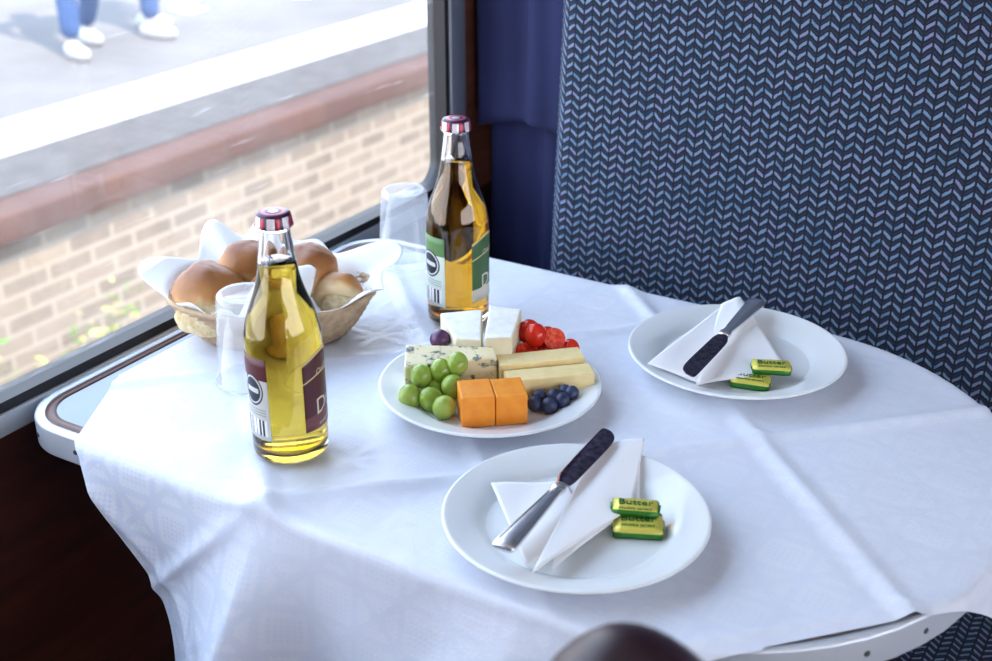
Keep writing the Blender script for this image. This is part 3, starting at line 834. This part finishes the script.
box('platform_deck',-14,-3.22,-5,18,-1.3,zt,asph(),PL)
box('brick_face',-3.22,-3.0,-5,18,-1.3,zt-.11,M_brick,PL)
box('coping_course',-3.22,-2.93,-5,18,zt-.11,zt-.002,M_cop,PL,.01)
box('edge_slab',-3.52,-3.10,-5,18,zt-.05,zt+.006,simple('grey_slab',C(.062,.056,.055),.9,nscale=8,namt=.2),PL)
box('white_line',-3.97,-3.52,-5,18,zt-.02,zt+.005,simple('white_paint',C(.5,.5,.49),.8,nscale=6,namt=.06),PL)
V=[];F=[]
for k in range(31):
    a=radians(20+260*k/30)
    for r in (.28,.40): V.append((-5.05+r*cos(a),5.9+1.5*r*sin(a),zt+.006))
for k in range(30): F.append((2*k,2*k+1,2*k+3,2*k+2))
mobj('painted_symbol',V,F,simple('marking_paint',C(.5,.5,.5),.8),PL)
TR=empty('track_bed')
def ballast():
    m=N('ballast'); x=m.n('ShaderNodeTexVoronoi'); m.l(m.coord(),x.inputs['Vector']); x.inputs['Scale'].default_value=18
    m.l(m.ramp(x.outputs['Distance'],[(.1,C(.40,.37,.32)),(.7,C(.22,.20,.17))]),m.b.inputs['Base Color']); m.set(Roughness=.95); m.bump(x.outputs['Distance'],.8,.03); return m.m
box('ballast_bed',-3.0,3.5,-5,18,-1.35,-1.2,ballast(),TR)
M_rail=simple('rail_steel',C(.18,.12,.09),.5,.5,nscale=20,namt=.2)
for xr in (-2.25,-1.0):
    box('rail_foot',xr-.07,xr+.07,-5,18,-1.2,-1.17,M_rail,TR); box('rail_web',xr-.012,xr+.012,-5,18,-1.17,-1.08,M_rail,TR); box('rail_head',xr-.035,xr+.035,-5,18,-1.08,-1.04,M_rail,TR,.006)
def leafmat(nm,c): return simple(nm,c,.6,nscale=12,namt=.3)
ML=[leafmat('weed_leaf',C(.09,.17,.03)),leafmat('weed_leaf_yellow',C(.34,.31,.10))]
def weed(x,y,h,n,sd):
    random.seed(sd); V=[];F=[];fm=[]
    for _ in range(n):
        a=random.uniform(0,2*pi); r=random.uniform(0,.20)*(h/.6); z=random.uniform(.04,h)*(1-.5*r/.25)
        cx_,cy_=r*cos(a)*.8,r*sin(a)*1.9; s=random.uniform(.015,.035); b=random.uniform(0,2*pi); tl=random.uniform(-.03,.03)
        k=len(V); d=Vector((cos(b),sin(b),tl*8)); pr_=Vector((-sin(b),cos(b),random.uniform(-.4,.4)))
        c=Vector((cx_,cy_,z+.02))
        V+=[c-d*s,c+pr_*s*.45,c+d*s,c-pr_*s*.45]; F.append((k,k+1,k+2,k+3)); fm.append(0 if random.random()<.6 else 1)
    for _ in range(14):
        a=random.uniform(0,2*pi); r=.16*random.random(); k=len(V); t=Vector((r*cos(a),r*sin(a)*1.5,h*random.uniform(.6,.95)))
        V+=[(-.004,0,0),(.004,0,0),(t.x,t.y,t.z)]; F.append((k,k+1,k+2)); fm.append(0)
    mobj('weed_plant',V,F,ML,None,smooth=False,loc=(x,y,-1.2),fmat=fm)
weed(-2.72,1.15,.80,300,1); weed(-2.70,1.75,.74,260,2); weed(-2.72,2.4,.66,220,3); weed(-2.72,.55,.70,240,4); weed(-2.72,3.4,.50,160,6)

# ------------------------------------------------------------------ people on the platform
M_skin=simple('skin',C(.40,.25,.18),.5,nscale=15,namt=.05); M_white=simple('white_leather_shoe',C(.42,.42,.42),.5,nscale=20,namt=.04)
M_jean=simple('denim',C(.03,.07,.18),.85,nscale=60,namt=.25); M_hair=simple('hair',C(.07,.04,.025),.6,nscale=50,namt=.3)
M_eye=simple('eye',C(.03,.02,.02),.2); M_lip=simple('lips',C(.5,.2,.18),.5)
def person(loc,rz,shirt,legm,step=.10,longsleeve=False,shorts=False):
    P=empty('person',loc,rz)
    def skin(name,verts,edges,radii,matf,root=0,sub=2):
        me=bpy.data.meshes.new(name); me.from_pydata(verts,edges,[]); o=bpy.data.objects.new(name,me); link(o,P)
        o.modifiers.new('Skin','SKIN')
        for i,r in enumerate(radii):
            sv=me.skin_vertices[0].data[i]; sv.radius=(r[0],r[1]) if isinstance(r,tuple) else (r,r); sv.use_root=(i==root)
        ss=o.modifiers.new('Sub','SUBSURF'); ss.levels=sub; ss.render_levels=sub
        bpy.context.view_layer.update()
        m2=bpy.data.meshes.new_from_object(o.evaluated_get(bpy.context.evaluated_depsgraph_get()))
        o.modifiers.clear(); o.data=m2
        mats=[M_skin,shirt,legm]; m2.materials.clear()
        for m in mats: m2.materials.append(m)
        for p in m2.polygons: p.use_smooth=True; p.material_index=matf(p.center)
        return o
    s=step
    V=[(0,0,.96),(0,0,1.10),(0,.01,1.26),(0,.01,1.40),(0,0,1.49),(0,-.01,1.56),
       (.17,.01,1.41),(.21,.03,1.14),(.20,-.05,.90),(-.17,.01,1.41),(-.22,.03,1.14),(-.21,-.04,.90),
       (.09,0,.90),(.11,-s*.3,.50),(.12,s*.8,.09),(-.09,0,.90),(-.11,-s*.5,.50),(-.12,-s*.6,.09)]
    E=[(0,1),(1,2),(2,3),(3,4),(4,5),(3,6),(6,7),(7,8),(3,9),(9,10),(10,11),(0,12),(12,13),(13,14),(0,15),(15,16),(16,17)]
    Rr=[(.15,.11),(.125,.10),(.145,.11),(.14,.10),.06,.055,.058,.043,.030,.058,.043,.030,.095,.066,.055,.095,.066,.055]
    def mf(c):
        if c.z>1.47: return 0
        if abs(c.x)>.17 and c.z<(1.0 if longsleeve else 1.22) and c.z>.8: return 0
        if c.z>.95: return 1
        if shorts and c.z<.52: return 0
        return 2
    skin('body',V,E,Rr,mf)
    for sx,hy in ((1,-.05),(-1,-.04)):
        w=Vector((.203*sx,hy,.895)); pv=[tuple(w),tuple(w+Vector((0,-.006,-.045))),tuple(w+Vector((0,-.010,-.085)))]
        ed=[(0,1),(1,2)]; rd=[(.026,.018),(.020,.038),(.018,.036)]
        skin('palm',pv,ed,rd,lambda c:0,0,1)
        for k,(oy,L) in enumerate([(-.032,.062),(-.011,.072),(.011,.068),(.031,.052)]):
            b=w+Vector((0,oy*.9-.010,-.080)); q=[b,b+Vector((-.004*sx,0,-L*.45)),b+Vector((-.014*sx,0,-L*.78)),b+Vector((-.026*sx,0,-L))]
            skin('finger_%d'%(k+1),[tuple(v) for v in q],[(0,1),(1,2),(2,3)],[.009,.0085,.008,.006],lambda c:0,0,1)
        b=w+Vector((-.004*sx,-.028,-.030)); q=[b,b+Vector((-.008*sx,-.026,-.025)),b+Vector((-.014*sx,-.032,-.055))]
        skin('thumb',[tuple(v) for v in q],[(0,1),(1,2)],[.011,.010,.007],lambda c:0,0,1)
    bm=bmesh.new(); bmesh.ops.create_uvsphere(bm,u_segments=32,v_segments=24,radius=1)
    for v in bm.verts:
        p=v.co; zz=p.z; wx=.075*(1-.22*max(0,-zz)); wy=.095*(1-.12*max(0,-zz))
        y_=p.y*wy
        if p.y<-.6 and abs(p.x)<.22 and -.35<zz<.05: y_-=.018*(1-abs(p.x)/.22)*(1-abs(zz+.18)/.25 if abs(zz+.18)<.25 else 0)
        if zz<-.5 and p.y<0: y_-=.012
        v.co=(p.x*wx,y_,zz*.118)
    bmesh.ops.translate(bm,vec=(0,-.012,1.645),verts=bm.verts); bm_obj('head',bm,M_skin,P)
    bm=bmesh.new(); bmesh.ops.create_uvsphere(bm,u_segments=32,v_segments=24,radius=1)
    dl=[v for v in bm.verts if (v.co.y<-.25 and v.co.z<.45) or v.co.z<-.55]
    bmesh.ops.delete(bm,geom=dl,context='VERTS')
    for v in bm.verts: v.co=(v.co.x*.084,v.co.y*.104,v.co.z*.126)
    bmesh.ops.translate(bm,vec=(0,-.008,1.652),verts=bm.verts); h=bm_obj('hair',bm,M_hair,P); q=h.modifiers.new('s','SOLIDIFY'); q.thickness=.008
    bm=bmesh.new()
    for sx in (-1,1): bmesh.ops.create_uvsphere(bm,u_segments=12,v_segments=8,radius=.011,matrix=Matrix.Translation((.03*sx,-.094,1.648)))
    bm_obj('eyes',bm,M_eye,P)
    bm=bmesh.new(); bmesh.ops.create_uvsphere(bm,u_segments=16,v_segments=8,radius=1,matrix=Matrix.Translation((0,-.100,1.592))@Matrix.Diagonal((.024,.008,.007,1))); bm_obj('mouth',bm,M_lip,P)
    bm=bmesh.new()
    for sx in (-1,1): bmesh.ops.create_uvsphere(bm,u_segments=12,v_segments=10,radius=1,matrix=Matrix.Translation((.078*sx,-.002,1.635))@Matrix.Diagonal((.009,.018,.03,1)))
    bm_obj('ears',bm,M_skin,P)
    for nm,(fx,fy) in (('shoe_left',(.12,s*.8)),('shoe_right',(-.12,-s*.6))):
        bm=bmesh.new(); bmesh.ops.create_uvsphere(bm,u_segments=24,v_segments=16,radius=1)
        for v in bm.verts:
            p=v.co; h_=.035 if p.y<0 else .055
            z_=p.z*h_ if p.z>0 else max(p.z,-.5)*.07
            v.co=(p.x*(.042+.005*max(0,-p.y)),p.y*.125-.040,z_+.035)
        bmesh.ops.translate(bm,vec=(fx,fy,0),verts=bm.verts); bm_obj(nm,bm,M_white,P)
M_sh1=simple('grey_tshirt',C(.45,.45,.5),.9,nscale=30); M_sh2=simple('blue_shirt',C(.12,.2,.4),.9,nscale=30)
person((-4.78,4.22,zt+.006),radians(75),M_sh1,M_jean,.22)
person((-4.80,4.78,zt+.006),radians(100),M_sh2,M_jean,.14,True)

# ------------------------------------------------------------------ lights / world
w=bpy.data.worlds.new('World'); scene.world=w; w.use_nodes=True
nt=w.node_tree; bg=nt.nodes['Background']
tc=nt.nodes.new('ShaderNodeTexCoord'); sp=nt.nodes.new('ShaderNodeSeparateXYZ'); nt.links.new(tc.outputs['Generated'],sp.inputs[0])
rp=nt.nodes.new('ShaderNodeValToRGB'); nt.links.new(sp.outputs[2],rp.inputs[0])
rp.color_ramp.elements[0].position=0; rp.color_ramp.elements[0].color=(.93,.94,1,1)
rp.color_ramp.elements[1].position=.8; rp.color_ramp.elements[1].color=(.52,.70,1,1)
nt.links.new(rp.outputs[0],bg.inputs[0]); bg.inputs[1].default_value=3.7
sd=bpy.data.lights.new('sun','SUN'); sd.energy=7.5; sd.angle=radians(1); sd.color=(1,.88,.74)
so=bpy.data.objects.new('sun',sd); link(so); so.rotation_euler=Vector((-.55,.25,-.85)).to_track_quat('-Z','Y').to_euler()

# ------------------------------------------------------------------ camera
cd=bpy.data.cameras.new('camera'); cam=bpy.data.objects.new('camera',cd); link(cam)
cam.location=(.831,-.633,1.31); cam.rotation_euler=(radians(65),0,A31)
cd.sensor_width=36; cd.lens=1260/992*36; cd.clip_start=.02; cd.clip_end=100
cd.dof.use_dof=True; cd.dof.focus_distance=1.15; cd.dof.aperture_fstop=6.3
scene.camera=cam
scene.view_settings.view_transform='Standard'
scene.view_settings.exposure=0.52
